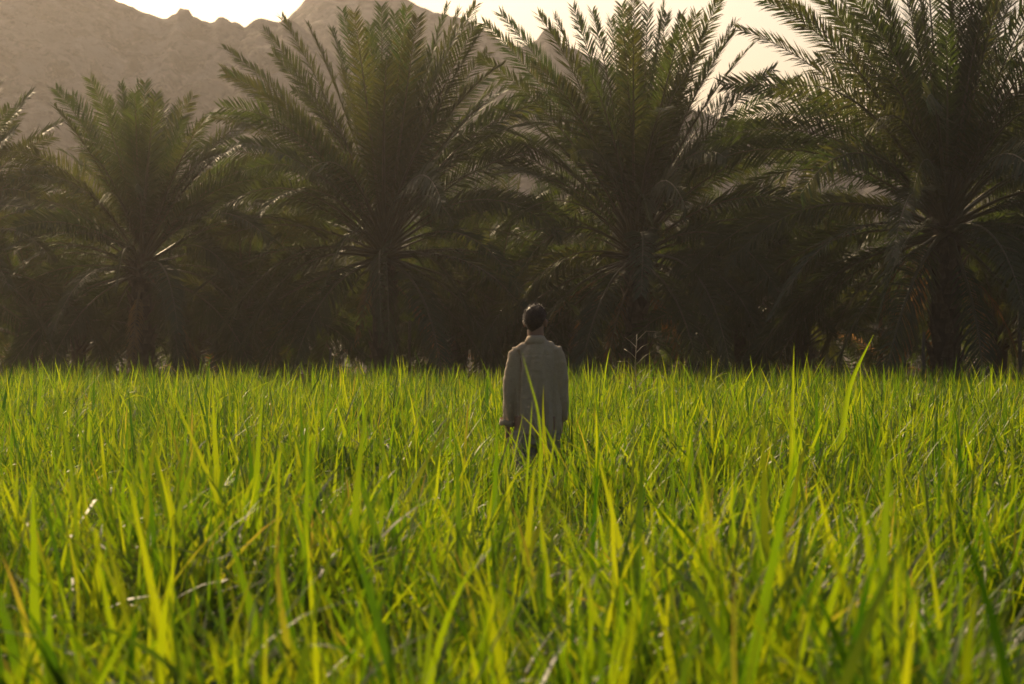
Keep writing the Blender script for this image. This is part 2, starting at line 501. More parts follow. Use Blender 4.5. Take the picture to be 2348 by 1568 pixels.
palm(325, 590, 46, 'shortest full-crowned date palm near the left, dark against the hazy slope', L=3.75, keys=K1, n=72, seed=3, tr=.22, group=GR, dead=3)
palm(880, 555, 46, 'broad date palm left of the standing man, its crown in front of the rounded peak', L=4.6, keys=K2, n=80, seed=5, tr=.25, group=GR, dead=2)
palm(1458, 560, 46, 'date palm just right of the standing man, its top fronds against pale sky', L=4.6, keys=K3, n=80, seed=7, tr=.24, group=GR, dead=4)
palm(2168, 495, 42.5, 'tallest date palm, at the right, its crown cut by the top of the frame', L=5.0, keys=K4, n=86, seed=9, tr=.29, group=GR, dead=6, boots=60, dkeys=[(2035, 800, -.6), (2060, 770, .2), (2082, 800, .5), (2020, 760, .1), (2055, 815, -.2)])
palm(-150, 600, 46, 'date palm beyond the left edge with only its right fronds showing', L=4.0, keys=K0, n=48, seed=11, group=GR, dead=1)
palm(2620, 520, 46, 'date palm beyond the right edge with only its left fronds showing', L=4.5, keys=K5, n=70, seed=13, group=GR, dead=2)
GB = 'date palms standing behind the front row'
for a in [
    (95, 640, 57, 'dark date palm behind the front row, left of the shortest palm', 3.6, 21),
    (590, 650, 60, 'dark date palm in the back, between the shortest palm and the broad palm', 3.7, 22),
    (735, 690, 54, 'low date palm in shade left of the trunk of the broad palm', 2.8, 23),
    (1150, 640, 58, 'dark date palm in the back directly behind the standing man', 4.0, 24),
    (1330, 690, 55, 'low date palm in shade behind, between the man and the palm to his right', 2.9, 25),
    (1750, 630, 58, 'dark back palm between the palm right of the man and the tallest palm', 3.5, 26),
    (1850, 690, 55, 'low shaded date palm left of the orange dead fronds of the tallest palm', 3.0, 27),
    (2400, 640, 56, 'dark date palm in the back, right of the tallest palm', 4.0, 28),
    (430, 700, 53, 'low bushy date palm in shade, right of the shortest palm', 2.8, 29),
    (1050, 700, 53, 'low bushy date palm in shade, left of the man', 2.8, 30)]:
    palm(a[0], a[1], a[2], a[3], L=a[4], n=62, seed=a[5], tr=.2, front=False, boots=14, group=GB, amin=10, amax=140)

GY = 'low young palms filling the gaps between the front trunks'
for a in [
    (70, 735, 48, 'low arching young palm at the far left edge of the grass', 3.2, 41),
    (560, 730, 47.5, 'low arching young palm between the two left palms of the front row', 3.3, 42),
    (1130, 730, 48, 'low arching young palm directly left of the standing man', 3.3, 44),
    (1290, 760, 50, 'low young palm directly behind the right shoulder of the man', 2.8, 45),
    (1700, 725, 47, 'low arching young palm right of the dry weed stalk', 3.3, 46),
    (1835, 750, 46, 'low young palm behind the upright tall grass blade', 2.8, 47),
    (2440, 740, 46, 'low arching young palm at the right edge of the picture', 3.0, 48),
    (440, 770, 50, 'low young palm right beside the shortest palm trunk', 2.6, 49),
    (1000, 770, 50, 'low young palm just right of the broad palm trunk', 2.7, 50),
    (2290, 760, 46, 'low young palm right beside the tallest palm trunk', 2.8, 53),
    (180, 770, 50, 'low young palm left beside the shortest palm trunk', 2.6, 51),
    (1590, 765, 50, 'low young palm behind the orange dead fronds right of the man', 2.6, 52)]:
    palm(a[0], a[1], a[2], a[3], L=a[4], n=46, seed=a[5], tr=.17, front=False, boots=0, group=GY, amin=8, amax=100, name='young_palm', cat='young palm')

# far rows of the grove, seen only as a dark mass through the gaps
def far_grove():
    rg = random.Random(66); bank = []
    for bi, a in enumerate(BINS[1:9]):
        st, lf = frond_data(tip=(4 * math.sin(R(a)), 0, 4 * math.cos(R(a))), bulge=.03 + .13 * math.sin(R(a)), seed=700 + bi, twist=.5, fill=.33, wide=2.4, droop=.2)
        bank.append(lf)
    VV = []; FF = []; off = 0
    px = -300
    while px < 2700:
        D = rg.uniform(62, 84); hz = rg.uniform(.3, 1.5); x0 = X(px, D)
        for i in range(34):
            lf = bank[rg.randrange(8)]; az = rg.uniform(0, 6.283); s = rg.uniform(.55, .75); c, q = math.cos(az), math.sin(az)
            v = lf[0] * s
            VV.append(np.stack([v[:, 0] * c - v[:, 1] * q + x0, v[:, 0] * q + v[:, 1] * c + D, v[:, 2] + hz], 1))
            FF += [tuple(k + off for k in f) for f in lf[1]]; off += len(v)
        px += rg.uniform(90, 150)
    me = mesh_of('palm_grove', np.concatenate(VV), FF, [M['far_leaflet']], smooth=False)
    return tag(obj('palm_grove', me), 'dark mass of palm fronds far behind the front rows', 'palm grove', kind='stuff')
far_grove()

def litter():
    rg = random.Random(91); bank = []
    for k in range(6):
        bank.append(frond_data(tip=(1.5, 0, .25 + .22 * k), bulge=.2, seed=800 + k, twist=.6, fill=.5, wide=1.7, droop=.4, leaf=.36)[1])
    VV = []; FF = []; off = 0
    for i in range(760):
        x0 = rg.uniform(-19, 19); D = rg.uniform(47.5, 72); lf = bank[rg.randrange(6)]
        az = rg.uniform(0, 6.283); s = rg.uniform(.6, 1.0); c, q = math.cos(az), math.sin(az); v = lf[0] * s
        VV.append(np.stack([v[:, 0] * c - v[:, 1] * q + x0, v[:, 0] * q + v[:, 1] * c + D, v[:, 2]], 1))
        FF += [tuple(k + off for k in f) for f in lf[1]]; off += len(v)
    me = mesh_of('undergrowth', np.concatenate(VV), FF, [M['dead_leaflet'], M['leaflet']], smooth=False)
    ids = np.array([1 if (i // 400) % 5 else 0 for i in range(len(FF))], np.int32)
    me.polygons.foreach_set('material_index', ids)
    tag(obj('undergrowth', me), 'dry fallen fronds and scrub on the ground under the palms', 'undergrowth', kind='stuff')
litter()

# ------------------------------------------------------------------ grass
def blade_strip(base, dir0, length, width, bend, seg, rg, kink=None):
    """one curved leaf: returns verts, along"""
    p = np.array(base, float); d = np.array(dir0, float); d /= np.linalg.norm(d)
    h = np.array([d[0], d[1], 0]); hl = np.linalg.norm(h)
    h = h / hl if hl > 1e-4 else np.array([1.0, 0, 0])
    s = np.cross(d, np.array([0, 0, 1.0])); s = s / max(np.linalg.norm(s), 1e-6) if np.linalg.norm(s) > 1e-3 else np.array([0, 1.0, 0])
    roll = rg.uniform(-.9, .9)
    V = []; A = []
    ln = length / seg
    for i in range(seg + 1):
        t = i / seg
        wd = width * (min(1, .45 + 2.2 * t) * (1 - t ** 2.2)) if i < seg else 0
        n_ = np.cross(d, s)
        s2 = s * math.cos(roll) + n_ * math.sin(roll)
        if i < seg:
            V.append(p - s2 * wd / 2); V.append(p + s2 * wd / 2); A += [t, t]
        else:
            V.append(p.copy()); A.append(1.0)
        b = bend * (.4 + 1.6 * t) / seg
        if kink is not None and abs(t - kink) < .5 / seg: b += 1.6
        ang = math.atan2(np.dot(d, h), d[2]) + b
        ang = min(ang, 2.7)
        d = h * math.sin(ang) + np.array([0, 0, 1.0]) * math.cos(ang)
        p = p + d * ln
        roll += rg.uniform(-.12, .12)
    return V, A

def strip_faces(o, seg):
    F = [(o + 2 * i, o + 2 * i + 1, o + 2 * i + 3, o + 2 * i + 2) for i in range(seg - 1)]
    F.append((o + 2 * seg - 2, o + 2 * seg - 1, o + 2 * seg))
    return F

def tuft_mesh(seed, nb=46, rad=.15, broad=False):
    rg = random.Random(seed)
    V = []; F = []; A = []; B = []
    for i in range(nb):
        a = rg.uniform(0, 6.283); r = rad * math.sqrt(rg.random())
        x, y = r * math.cos(a), r * math.sin(a)
        z0 = rg.choice([0, .12, .25, .35]) * rg.uniform(.7, 1.2)
        az = rg.uniform(0, 6.283)
        tilt = abs(rg.gauss(.28, .30))
        L = rg.uniform(.34, .62) if z0 > .1 else rg.uniform(.45, .78)
        bend = abs(rg.gauss(.38, .42))
        kink = None
        if rg.random() < .18: kink = rg.uniform(.35, .75)
        if rg.random() < .07: bend += 1.5
        seg = 6
        wdt = rg.uniform(.009, .022)
        if broad:
            L *= rg.uniform(.9, 1.1); wdt = rg.uniform(.015, .026); bend = abs(rg.gauss(.7, .6)); kink = rg.uniform(.5, .8) if rg.random() < .12 else None; seg = 8
        v, al = blade_strip((x, y, z0), (math.sin(tilt) * math.cos(az), math.sin(tilt) * math.sin(az), math.cos(tilt)),
                            L, wdt, bend, seg, rg, kink)
        F += strip_faces(len(V), seg); V += v; A += al; B += [rg.random()] * len(v)
    me = mesh_of('grass_tuft', V, F, [M['grass']])
    x = me.attributes.new('blade', 'FLOAT', 'POINT'); x.data.foreach_set('value', np.array(B, np.float32))
    x = me.attributes.new('along', 'FLOAT', 'POINT'); x.data.foreach_set('value', np.array(A, np.float32))
    return me

tufts = bpy.data.collections.new('grass_tuft_shapes')
NT = 20
for i in range(NT):
    tufts.objects.link(bpy.data.objects.new('grass_tuft_%02d' % i, tuft_mesh(500 + i) if i < 13 else tuft_mesh(500 + i, 24, .17, True)))

rg = random.Random(77)
pts = []; sca = []; rot = []; idx = []
def far_edge(x):
    return 43.0 + 2.6 * fbm(x, 0, 2.0, 3, .35) - 4.5 * math.exp(-((x - X(650, 43)) / .8) ** 2) - 3.5 * math.exp(-((x - X(1120, 43)) / .5) ** 2) \
        - .8 * math.exp(-((x - X(2100, 43)) / 2.0) ** 2)
y = 3.0
while y < 46:
    sp = .17 if y < 24 else .20
    hw = .212 * y * 1.18 + 2.2
    nx = int(2 * hw / sp)
    for i in range(nx):
        xx = -hw + (i + rg.random()) * sp; yy = y + rg.random() * sp
        if yy > far_edge(xx): continue
        if (xx - .185) ** 2 / .05 + (yy - 17.9) ** 2 / .03 < 1: continue
        hN = fbm(xx, yy, 9.0, 3, .55)
        hM = fbm(xx, yy, 4.0, 2, 1.5)
        s = 1.0 + .32 * hN + .42 * hM
        hP = fbm(xx, yy, 50., 2, .85) + .30 * math.exp(-((xx + 1.2) / .7) ** 2 - ((yy - 10.3) / 1.1) ** 2) - .42 * math.exp(-((xx - .35) / .6) ** 2 - ((yy - 10.9) / 1.0) ** 2)
        if hP < -.05: s *= max(.55, 1 + (hP + .05) * 3.0)
        elif hP > .12: s *= 1 + (hP - .12) * .9
        s *= 1 - .22 * math.exp(-((xx + .2) / .7) ** 2 - ((yy - 14.6) / 1.4) ** 2)     # a low spot in front of the man
        s *= 1 + .14 * math.exp(-((yy - 9.4) / 1.3) ** 2) - .10 * math.exp(-((yy - 12.6) / 1.6) ** 2)
        if .74 < s < .90 and rg.random() < .55: continue
        if yy > 34: s *= .90 + .20 * fbm(xx, yy, 12., 3, .5)
        s = min(s * 1.07, 1.36 if yy < 12 else 1.24 if yy < 30 else max(1.04, 1.24 - (yy - 30) * .02)) * rg.uniform(.88, 1.09)
        pts.append((xx, yy, ground_h(xx, yy) - .02)); sca.append(s)
        lean = Vector((.45 * fbm(xx, yy, 20., 2, .9) + rg.gauss(0, .06), .45 * fbm(xx, yy, 30., 2, .9) - .05 + rg.gauss(0, .06), 1.0)).normalized()
        rot.append(tuple((Vector((0, 0, 1)).rotation_difference(lean).to_matrix() @ Matrix.Rotation(rg.uniform(0, 6.283), 3, 'Z')).to_euler())); idx.append(rg.randrange(13) if rg.random() < (.50 if yy < 12 else .62 + min(.36, (yy - 12) * .045)) - .8 * hM else rg.randrange(13, NT))
    y += sp
gme = bpy.data.meshes.new('grass')
gme.from_pydata(pts, [], [])
at = gme.attributes.new('tuft_scale', 'FLOAT', 'POINT'); at.data.foreach_set('value', np.array(sca, np.float32))
at = gme.attributes.new('tuft_rot', 'FLOAT_VECTOR', 'POINT'); at.data.foreach_set('vector', np.array(rot, np.float32).ravel())
at = gme.attributes.new('tuft_index', 'INT', 'POINT'); at.data.foreach_set('value', np.array(idx, np.int32))
grass = tag(obj('grass', gme), 'tall bright green fodder grass filling the field', 'grass', kind='stuff')
ng = bpy.data.node_groups.new('scatter_tufts', 'GeometryNodeTree')
ng.interface.new_socket('Geometry', in_out='INPUT', socket_type='NodeSocketGeometry')
ng.interface.new_socket('Geometry', in_out='OUTPUT', socket_type='NodeSocketGeometry')
gi = ng.nodes.new('NodeGroupInput'); go = ng.nodes.new('NodeGroupOutput')
mp = ng.nodes.new('GeometryNodeMeshToPoints'); ip = ng.nodes.new('GeometryNodeInstanceOnPoints')
ci = ng.nodes.new('GeometryNodeCollectionInfo')
ci.inputs['Collection'].default_value = tufts
ci.inputs['Separate Children'].default_value = True
ci.inputs['Reset Children'].default_value = True
def named(n, t):
    q = ng.nodes.new('GeometryNodeInputNamedAttribute'); q.data_type = t; q.inputs['Name'].default_value = n
    return [o for o in q.outputs if o.enabled][0]
ng.links.new(gi.outputs[0], mp.inputs['Mesh']); ng.links.new(mp.outputs[0], ip.inputs['Points'])
ng.links.new(ci.outputs[0], ip.inputs['Instance']); ip.inputs['Pick Instance'].default_value = True
ng.links.new(named('tuft_index', 'INT'), ip.inputs['Instance Index'])
ng.links.new(named('tuft_rot', 'FLOAT_VECTOR'), ip.inputs['Rotation'])
ng.links.new(named('tuft_scale', 'FLOAT'), ip.inputs['Scale'])
ng.links.new(ip.outputs[0], go.inputs[0])
md = grass.modifiers.new('scatter', 'NODES'); md.node_group = ng

# ------------------------------------------------------------------ single tall blades
def long_blade(path, width, label, mat='tall_grass', name='grass_blade', cat='grass blade', seed=0):
    """path: points (px, py, D) from bottom to tip"""
    P = np.array([(X(a, d), d, Z(b, d)) for a, b, d in path])
    base = P[0].copy(); base[2] = 0
    n = 16
    t = np.linspace(0, 1, len(P)); tt = np.linspace(0, 1, n)
    # Catmull style smoothing through the points
    C = np.stack([np.interp(tt, t, P[:, k]) for k in range(3)], 1)
    for _ in range(3): C[1:-1] = (C[:-2] + C[1:-1] * 2 + C[2:]) / 4
    V = []; A = []
    T = nrm(np.gradient(C, axis=0))
    for i in range(n):
        u = i / (n - 1)
        wd = width * (1 - u ** 2.0) * min(1, .7 + u * 2)
        ax = nrm(np.cross(T[i], np.array([0.25, 1.0, 0.1])))
        n_ = np.cross(ax, T[i])
        c0 = C[i] - base
        V += [c0 - ax * wd / 2 + n_ * wd * .12, c0 - n_ * wd * .08, c0 + ax * wd / 2 + n_ * wd * .12]; A += [u] * 3
    F = []
    for i in range(n - 1):
        for k in range(2):
            F.append((i * 3 + k, i * 3 + k + 1, (i + 1) * 3 + k + 1, (i + 1) * 3 + k))
    me = mesh_of(name, V, F, [M[mat]])
    x = me.attributes.new('blade', 'FLOAT', 'POINT'); x.data.foreach_set('value', np.full(len(V), .3 + .1 * (seed % 3), np.float32))
    x = me.attributes.new('along', 'FLOAT', 'POINT'); x.data.foreach_set('value', np.array(A, np.float32) * .6)
    o = obj(name, me, loc=tuple(base))
    return tag(o, label, cat, 'single tall grass blades')

long_blade([(1915, 1130, 16), (1935, 950, 16), (1945, 890, 16), (1970, 830, 15.9), (2004, 764, 15.8)], .042, 'broad bent grass blade reaching up toward the tallest palm', seed=1)
long_blade([(1812, 1130, 15), (1815, 1000, 15), (1817, 900, 15), (1820, 785, 15)], .032, 'upright tall grass blade left of the bent broad one, at the right', seed=2)
long_blade([(1800, 1120, 15.5), (1822, 980, 15.5), (1838, 880, 15.5), (1853, 800, 15.4)], .012, 'thin grass blade leaning right beside the upright tall blade', seed=4)
long_blade([(1236, 1180, 9.5), (1238, 1060, 9.5), (1240, 1000, 9.5), (1232, 930, 9.5), (1212, 868, 9.5), (1196, 806, 9.5)], .012, 'blurred bent grass blade crossing the back of the shirt', seed=3)
long_blade([(1205, 1150, 12), (1210, 1050, 12), (1216, 980, 12), (1220, 915, 12)], .012, 'short upright grass blade before the lower shirt', seed=5)
long_blade([(1170, 1080, 15), (1185, 1010, 15), (1200, 945, 15)], .010, 'thin grass blade leaning right beside the left cuff', seed=6)
long_blade([(1240, 1160, 11), (1262, 1060, 11), (1275, 980, 11)], .012, 'thin grass blade rising at the right hem of the shirt', seed=7)

# dry weed stalk right of the man
wd = empty('dry_weed', (X(1458, 27), 27, 0)); tag(wd, 'dry branching weed stalk right of the man before the dark palms', 'weed')
def tube(pts_, r0, r1, mat, name, parent, n=5):
    V = []; F = []
    P = np.array(pts_, float); T = nrm(np.gradient(P, axis=0))
    for i in range(len(P)):
        a = np.cross(T[i], [0.3, 1, 0.2]); a /= np.linalg.norm(a); b = np.cross(T[i], a)
        r = r0 + (r1 - r0) * i / (len(P) - 1)
        for k in range(n):
            q = 2 * math.pi * k / n
            V.append(P[i] + a * r * math.cos(q) + b * r * math.sin(q))
    for i in range(len(P) - 1):
        for k in range(n):
            F.append((i * n + k, i * n + (k + 1) % n, (i + 1) * n + (k + 1) % n, (i + 1) * n + k))
    F.append(tuple(range(n)))
    F.append(tuple((len(P) - 1) * n + k for k in range(n)))
    return obj(name, mesh_of(name, V, F, [mat]), parent)
tube([(0, 0, 0), (.01, 0, .4), (0, 0, .8), (-.01, 0, 1.15), (.01, 0, 1.48)], .007, .004, M['dry_grass'], 'stem', wd)
rg = random.Random(5)
for i in range(11):
    z0 = .75 + i * .065; sgn = -1 if i % 2 else 1
    l = rg.uniform(.10, .24)
    br = tube([(0, 0, z0), (sgn * l * .5, rg.uniform(-.05, .05), z0 + l * .5), (sgn * l, rg.uniform(-.1, .1), z0 + l * rg.uniform(.4, .9))], .0045, .002, M['dry_grass'], 'branch', wd)

# posts between the trunks
for a in [(938, 735, 47.5, .035, 'thin wooden post just right of the broad palm trunk'),
          (2116, 760, 41.8, .035, 'thin wooden post just left of the tallest palm trunk'),
          (2337, 650, 43, .04, 'wooden post at the right edge under the palm fronds'),
          (756, 800, 44.5, .03, 'short dark stake left of the broad palm')]:
    h = Z(a[1], a[2])
    o = empty('wooden_post', (X(a[0], a[2]), a[2], 0)); tag(o, a[4], 'post', 'posts under the palms')
    tube([(0, 0, -.2), (.01, 0, h * .4), (.0, .01, h * .75), (.015, 0, h)], a[3], a[3] * .8, M['post'], 'shaft', o, 8)

# ------------------------------------------------------------------ person
PX0, PY0 = .185, 17.9
def skin_mat():
    m = Mat('skin')
    p = m.n('BsdfPrincipled'); n = m.noise(30, 3, m.coord('Object'))
    m.l(m.ramp(n, [(.3, (.25, .125, .075)), (.7, (.32, .17, .105))]), p.inputs['Base Color'])
    p.inputs['Roughness'].default_value = .5
    p.inputs['Subsurface Weight'].default_value = .15; p.inputs['Subsurface Radius'].default_value = (.02, .008, .004)
    m.l(p.outputs[0], m.out.inputs['Surface']); return m.m
M['skin'] = skin_mat()
def cloth_mat(name, c1, c2, k=1.0):
    m = Mat(name)
    v = m.coord('Object', (60, 60, 420))
    crinkle = m.noise(1.0, 3, v)
    v2 = m.coord('Object', (9, 9, 3)); wide = m.noise(1.0, 3, v2)
    weave = m.noise(900, 2, m.coord('Object'))
    p = m.n('BsdfPrincipled'); p.inputs['Roughness'].default_value = .9; p.inputs['Sheen Weight'].default_value = .2
    c = m.ramp(crinkle, [(.35, c1), (.65, c2)])
    m.l(c, p.inputs['Base Color'])
    h = m.math('ADD', m.math('MULTIPLY', crinkle, .5 * k), m.math('MULTIPLY', wide, 1.2))
    h = m.math('ADD', h, m.math('MULTIPLY', weave, .15))
    m.l(m.bump(h, .55, .012), p.inputs['Normal'])
    tr = m.n('BsdfTranslucent'); m.l(c, tr.inputs['Color'])
    mx = m.n('MixShader'); mx.inputs[0].default_value = .12
    m.l(p.outputs[0], mx.inputs[1]); m.l(tr.outputs[0], mx.inputs[2])
    m.l(mx.outputs[0], m.out.inputs['Surface']); return m.m
M['linen'] = cloth_mat('linen', (.43, .31, .18), (.53, .395, .235))
M['linen2'] = cloth_mat('linen_trousers', (.30, .24, .165), (.38, .30, .21), .6)
M['hair'] = simple('hair', (.030, .016, .010), (.080, .042, .023), 60, .45, .2)
M['shoe'] = simple('shoe_leather', (.05, .03, .02), (.08, .05, .03), 20, .5, .2)
M['eye'] = simple('eye_white', (.7, .68, .65), (.75, .72, .7), 5, .2, 0)

class Blob:
    """overlapping rounded pieces fused into one skin by a voxel remesh"""
    def __init__(s): s.bm = bmesh.new()
    def ball(s, c, r, rz=0, rx=0):
        if isinstance(r, (int, float)): r = (r, r, r)
        mt = Matrix.Translation(c) @ Matrix.Rotation(rz, 4, 'Z') @ Matrix.Rotation(rx, 4, 'X') @ Matrix.Diagonal((*r, 1))
        bmesh.ops.create_uvsphere(s.bm, u_segments=20, v_segments=12, radius=1, matrix=mt)
    def limb(s, pts_, flat=1.0, n=18):
        """pts: list of (x,y,z,r[,ry])"""
        P = np.array([q[:3] for q in pts_], float); T = nrm(np.gradient(P, axis=0))
        rings = []
        ref = np.array([0, 1.0, 0.0])
        for i, q in enumerate(pts_):
            a = np.cross(ref, T[i]); a = a / np.linalg.norm(a); b = np.cross(T[i], a)
            rx = q[3]; ry = q[4] if len(q) > 4 else q[3] * flat
            rings.append([s.bm.verts.new(tuple(P[i] + a * rx * math.cos(6.28318 * k / n) + b * ry * math.sin(6.28318 * k / n))) for k in range(n)])
        for i in range(len(rings) - 1):
            for k in range(n):
                s.bm.faces.new((rings[i][k], rings[i][(k + 1) % n], rings[i + 1][(k + 1) % n], rings[i + 1][k]))
        s.bm.faces.new(rings[0][::-1]); s.bm.faces.new(rings[-1])
    def build(s, name, voxel, smooth, mat, disp=None):
        bmesh.ops.recalc_face_normals(s.bm, faces=s.bm.faces)
        me = bpy.data.meshes.new(name); s.bm.to_mesh(me); s.bm.free()
        o = bpy.data.objects.new(name + '_source', me); COL.objects.link(o)
        r = o.modifiers.new('r', 'REMESH'); r.mode = 'VOXEL'; r.voxel_size = voxel; r.use_smooth_shade = True
        q = o.modifiers.new('s', 'SMOOTH'); q.iterations = smooth; q.factor = .5
        dg = bpy.context.evaluated_depsgraph_get()
        res = bpy.data.meshes.new_from_object(o.evaluated_get(dg))
        bpy.data.objects.remove(o); bpy.data.meshes.remove(me)
        res.name = name; res.materials.clear(); res.materials.append(mat)
        if disp:
            nv = len(res.vertices)
            co = np.empty(nv * 3, np.float32); res.vertices.foreach_get('co', co); co = co.reshape(-1, 3)
            no = np.array([tuple(v.normal) for v in res.vertices])
            co = co + no * disp(co)[:, None]
            res.vertices.foreach_set('co', co.astype(np.float32).ravel()); res.update()
        res.polygons.foreach_set('use_smooth', np.ones(len(res.polygons), bool))
        return res

person = empty('person', (PX0, PY0, 0))
tag(person, 'man seen from behind in a loose beige linen shirt standing waist deep in grass', 'person')

HY = R(-22)                                    # head turned a little to his right
def hp(x, y, z):                               # a point of the head, turned
    return (-.012 + x * math.cos(HY) - y * math.sin(HY), .01 + x * math.sin(HY) + y * math.cos(HY), z)
b = Blob()
# head
b.ball(hp(0, -.012, 1.655), (.074, .092, .088), HY)
b.ball(hp(0, .028, 1.625), (.062, .060, .085), HY)
b.ball(hp(0, .052, 1.565), (.042, .040, .035), HY)
b.ball(hp(0, .0, 1.595), (.062, .07, .055), HY)
b.limb([(*hp(0, .088, 1.655), .008), (*hp(0, .102, 1.63), .011), (*hp(0, .108, 1.612), .014), (*hp(0, .09, 1.604), .012)])
b.ball(hp(0, .083, 1.583), (.022, .010, .006), HY)
b.ball(hp(0, .082, 1.573), (.019, .010, .006), HY)
for s_ in (-1, 1):
    b.ball(hp(s_ * .084, -.004, 1.620), (.010, .021, .033), HY + s_ * -.35)
    b.ball(hp(s_ * .090, -.012, 1.630), (.007, .017, .020), HY + s_ * -.5)
    b.ball(hp(s_ * .03, .078, 1.664), (.018, .010, .006), HY)
# neck, trunk
b.limb([(-.008, .0, 1.40, .075, .07), (-.008, .0, 1.46, .066, .064), (-.010, .004, 1.52, .061, .062), (-.011, .004, 1.59, .060, .064)])
b.limb([(0, 0, .86, .155, .11), (0, 0, 1.0, .145, .10), (0, 0, 1.12, .14, .10), (0, 0, 1.25, .155, .11), (0, 0, 1.36, .15, .10), (0, 0, 1.43, .09, .07)])
# arms: left hangs straight, right a little forward
LA = [(-.142, 0, 1.362), (-.176, -.004, 1.23), (-.194, .0, 1.10), (-.207, .012, .98), (-.217, .03, .87)]
RA = [(.142, 0, 1.362), (.172, .002, 1.23), (.178, .028, 1.10), (.176, .075, 1.0), (.178, .118, .905)]
for arm in (LA, RA):
    rr = (.045, .042, .037, .033, .026)
    b.limb([(*q, r_) for q, r_ in zip(arm, rr)])
    b.ball(arm[0], .045)
def hand(w_, sx):
    """relaxed hand hanging below the wrist w_, palm facing the thigh"""
    x, y, z = w_
    b.limb([(x, y, z + .01, .022, .028), (x, y, z - .035, .020, .036), (x, y + .004, z - .085, .017, .040), (x, y + .004, z - .100, .013, .036)])
    for k, (dy, l) in enumerate(((.030, .070), (.010, .080), (-.011, .074), (-.030, .058))):
        q0 = (x, y + dy + .003, z - .085); q1 = (x - sx * .006, y + dy + .004, z - .098 - l * .35)
        q2 = (x - sx * .018, y + dy + .006, z - .098 - l * .72); q3 = (x - sx * .032, y + dy + .007, z - .098 - l * .96)
        b.limb([(*q0, .0092), (*q1, .0088), (*q2, .0080), (*q3, .0066)], n=10)
        b.ball(q3, .0066)
    b.limb([(x - sx * .006, y + .022, z - .025, .013), (x - sx * .016, y + .048, z - .058, .012), (x - sx * .022, y + .056, z - .085, .0105), (x - sx * .024, y + .056, z - .106, .0085)], n=10)
hand((-.219, .034, .862), -1); hand((.178, .128, .895), 1)
# legs and feet
for s_ in (-1, 1):
    b.limb([(s_ * .08, 0, .93, .09, .10), (s_ * .088, .0, .75, .082, .09), (s_ * .09, .006, .50, .058, .062), (s_ * .09, -.006, .36, .056, .060), (s_ * .092, -.01, .10, .034, .04), (s_ * .092, -.01, .06, .036, .045)])
    b.limb([(s_ * .092, -.05, .045, .034, .035), (s_ * .095, .03, .04, .038, .032), (s_ * .10, .12, .028, .044, .022), (s_ * .10, .19, .02, .034, .014)])
obj('body', b.build('body', .0052, 2, M['skin']), person)

# shirt
def shirt_disp(co):
    x, y, z = co[:, 0], co[:, 1], co[:, 2]
    d = np.zeros(len(co))
    for i in range(len(co)):
        X_, Y_, Z_ = float(x[i]), float(y[i]), float(z[i])
        lo = min(1, max(0, (1.38 - Z_) / .45))
        f = mnoise.noise((X_ * 13 + Z_ * 1.2, Y_ * 5, Z_ * 1.7))                  # long vertical folds
        f2 = mnoise.noise((X_ * 22 - Z_ * 3, Y_ * 9 + 4, Z_ * 5 + 3))
        f3 = mnoise.noise((X_ * 18 + 9, Y_ * 18, Z_ * 38))
        d[i] = lo * .034 * f + .014 * f2 + .004 * f3
        if X_ > -.13 and X_ < .14: d[i] += .024 * lo * math.sin((X_ - .04) * 58 + 1.3 * math.sin(Z_ * 6)) * math.exp(-((X_ - .06) / .07) ** 2)
        # grooves at the armholes and under the yoke
        sx = abs(X_ - .0)
        seam = .128 + .03 * max(0, (Z_ - 1.3)) * 3
        if Z_ < 1.42 and Y_ < .06: d[i] -= .022 * math.exp(-((sx - seam) / .009) ** 2) * (.35 if X_ > 0 else 1)
        if Y_ < .03 and sx < seam: d[i] -= .005 * math.exp(-((Z_ - 1.385) / .004) ** 2)
    return d
b = Blob()
b.limb([(.004, 0, .795, .172, .135), (.004, 0, .84, .172, .138), (.0, 0, 1.0, .166, .138), (.0, 0, 1.15, .164, .135), (0, 0, 1.28, .170, .130), (0, 0, 1.37, .176, .115),
        (0, 0, 1.418, .150, .10), (-.002, 0, 1.452, .108, .085), (-.005, 0, 1.482, .074, .074), (-.008, .0, 1.495, .064, .066)], n=36)
b.ball((-.152, 0, 1.368), (.064, .066, .058)); b.ball((.148, 0, 1.368), (.064, .066, .058))
b.limb([(-.03, 0, 1.455, .05, .06), (-.09, 0, 1.430, .052, .07), (-.155, 0, 1.390, .056, .066)])
b.limb([(.02, 0, 1.455, .05, .06), (.085, 0, 1.430, .052, .07), (.150, 0, 1.390, .056, .066)])
b.limb([(-.120, 0, 1.405, .050, .055), (-.158, 0, 1.372, .062, .066), (-.172, 0, 1.31, .060, .066), (-.186, -.004, 1.20, .060, .066), (-.196, .0, 1.08, .060, .065), (-.206, .010, .98, .058, .062), (-.214, .022, .905, .052, .056), (-.217, .026, .885, .052, .055)])
b.limb([(.120, 0, 1.405, .045, .05), (.154, 0, 1.375, .058, .062), (.168, 0, 1.31, .058, .066), (.178, .004, 1.20, .056, .066), (.178, .03, 1.09, .054, .062), (.176, .075, 1.0, .050, .056), (.178, .11, .93, .046, .05)])
shirt = obj('shirt', b.build('shirt', .0075, 4, M['linen'], shirt_disp), person)
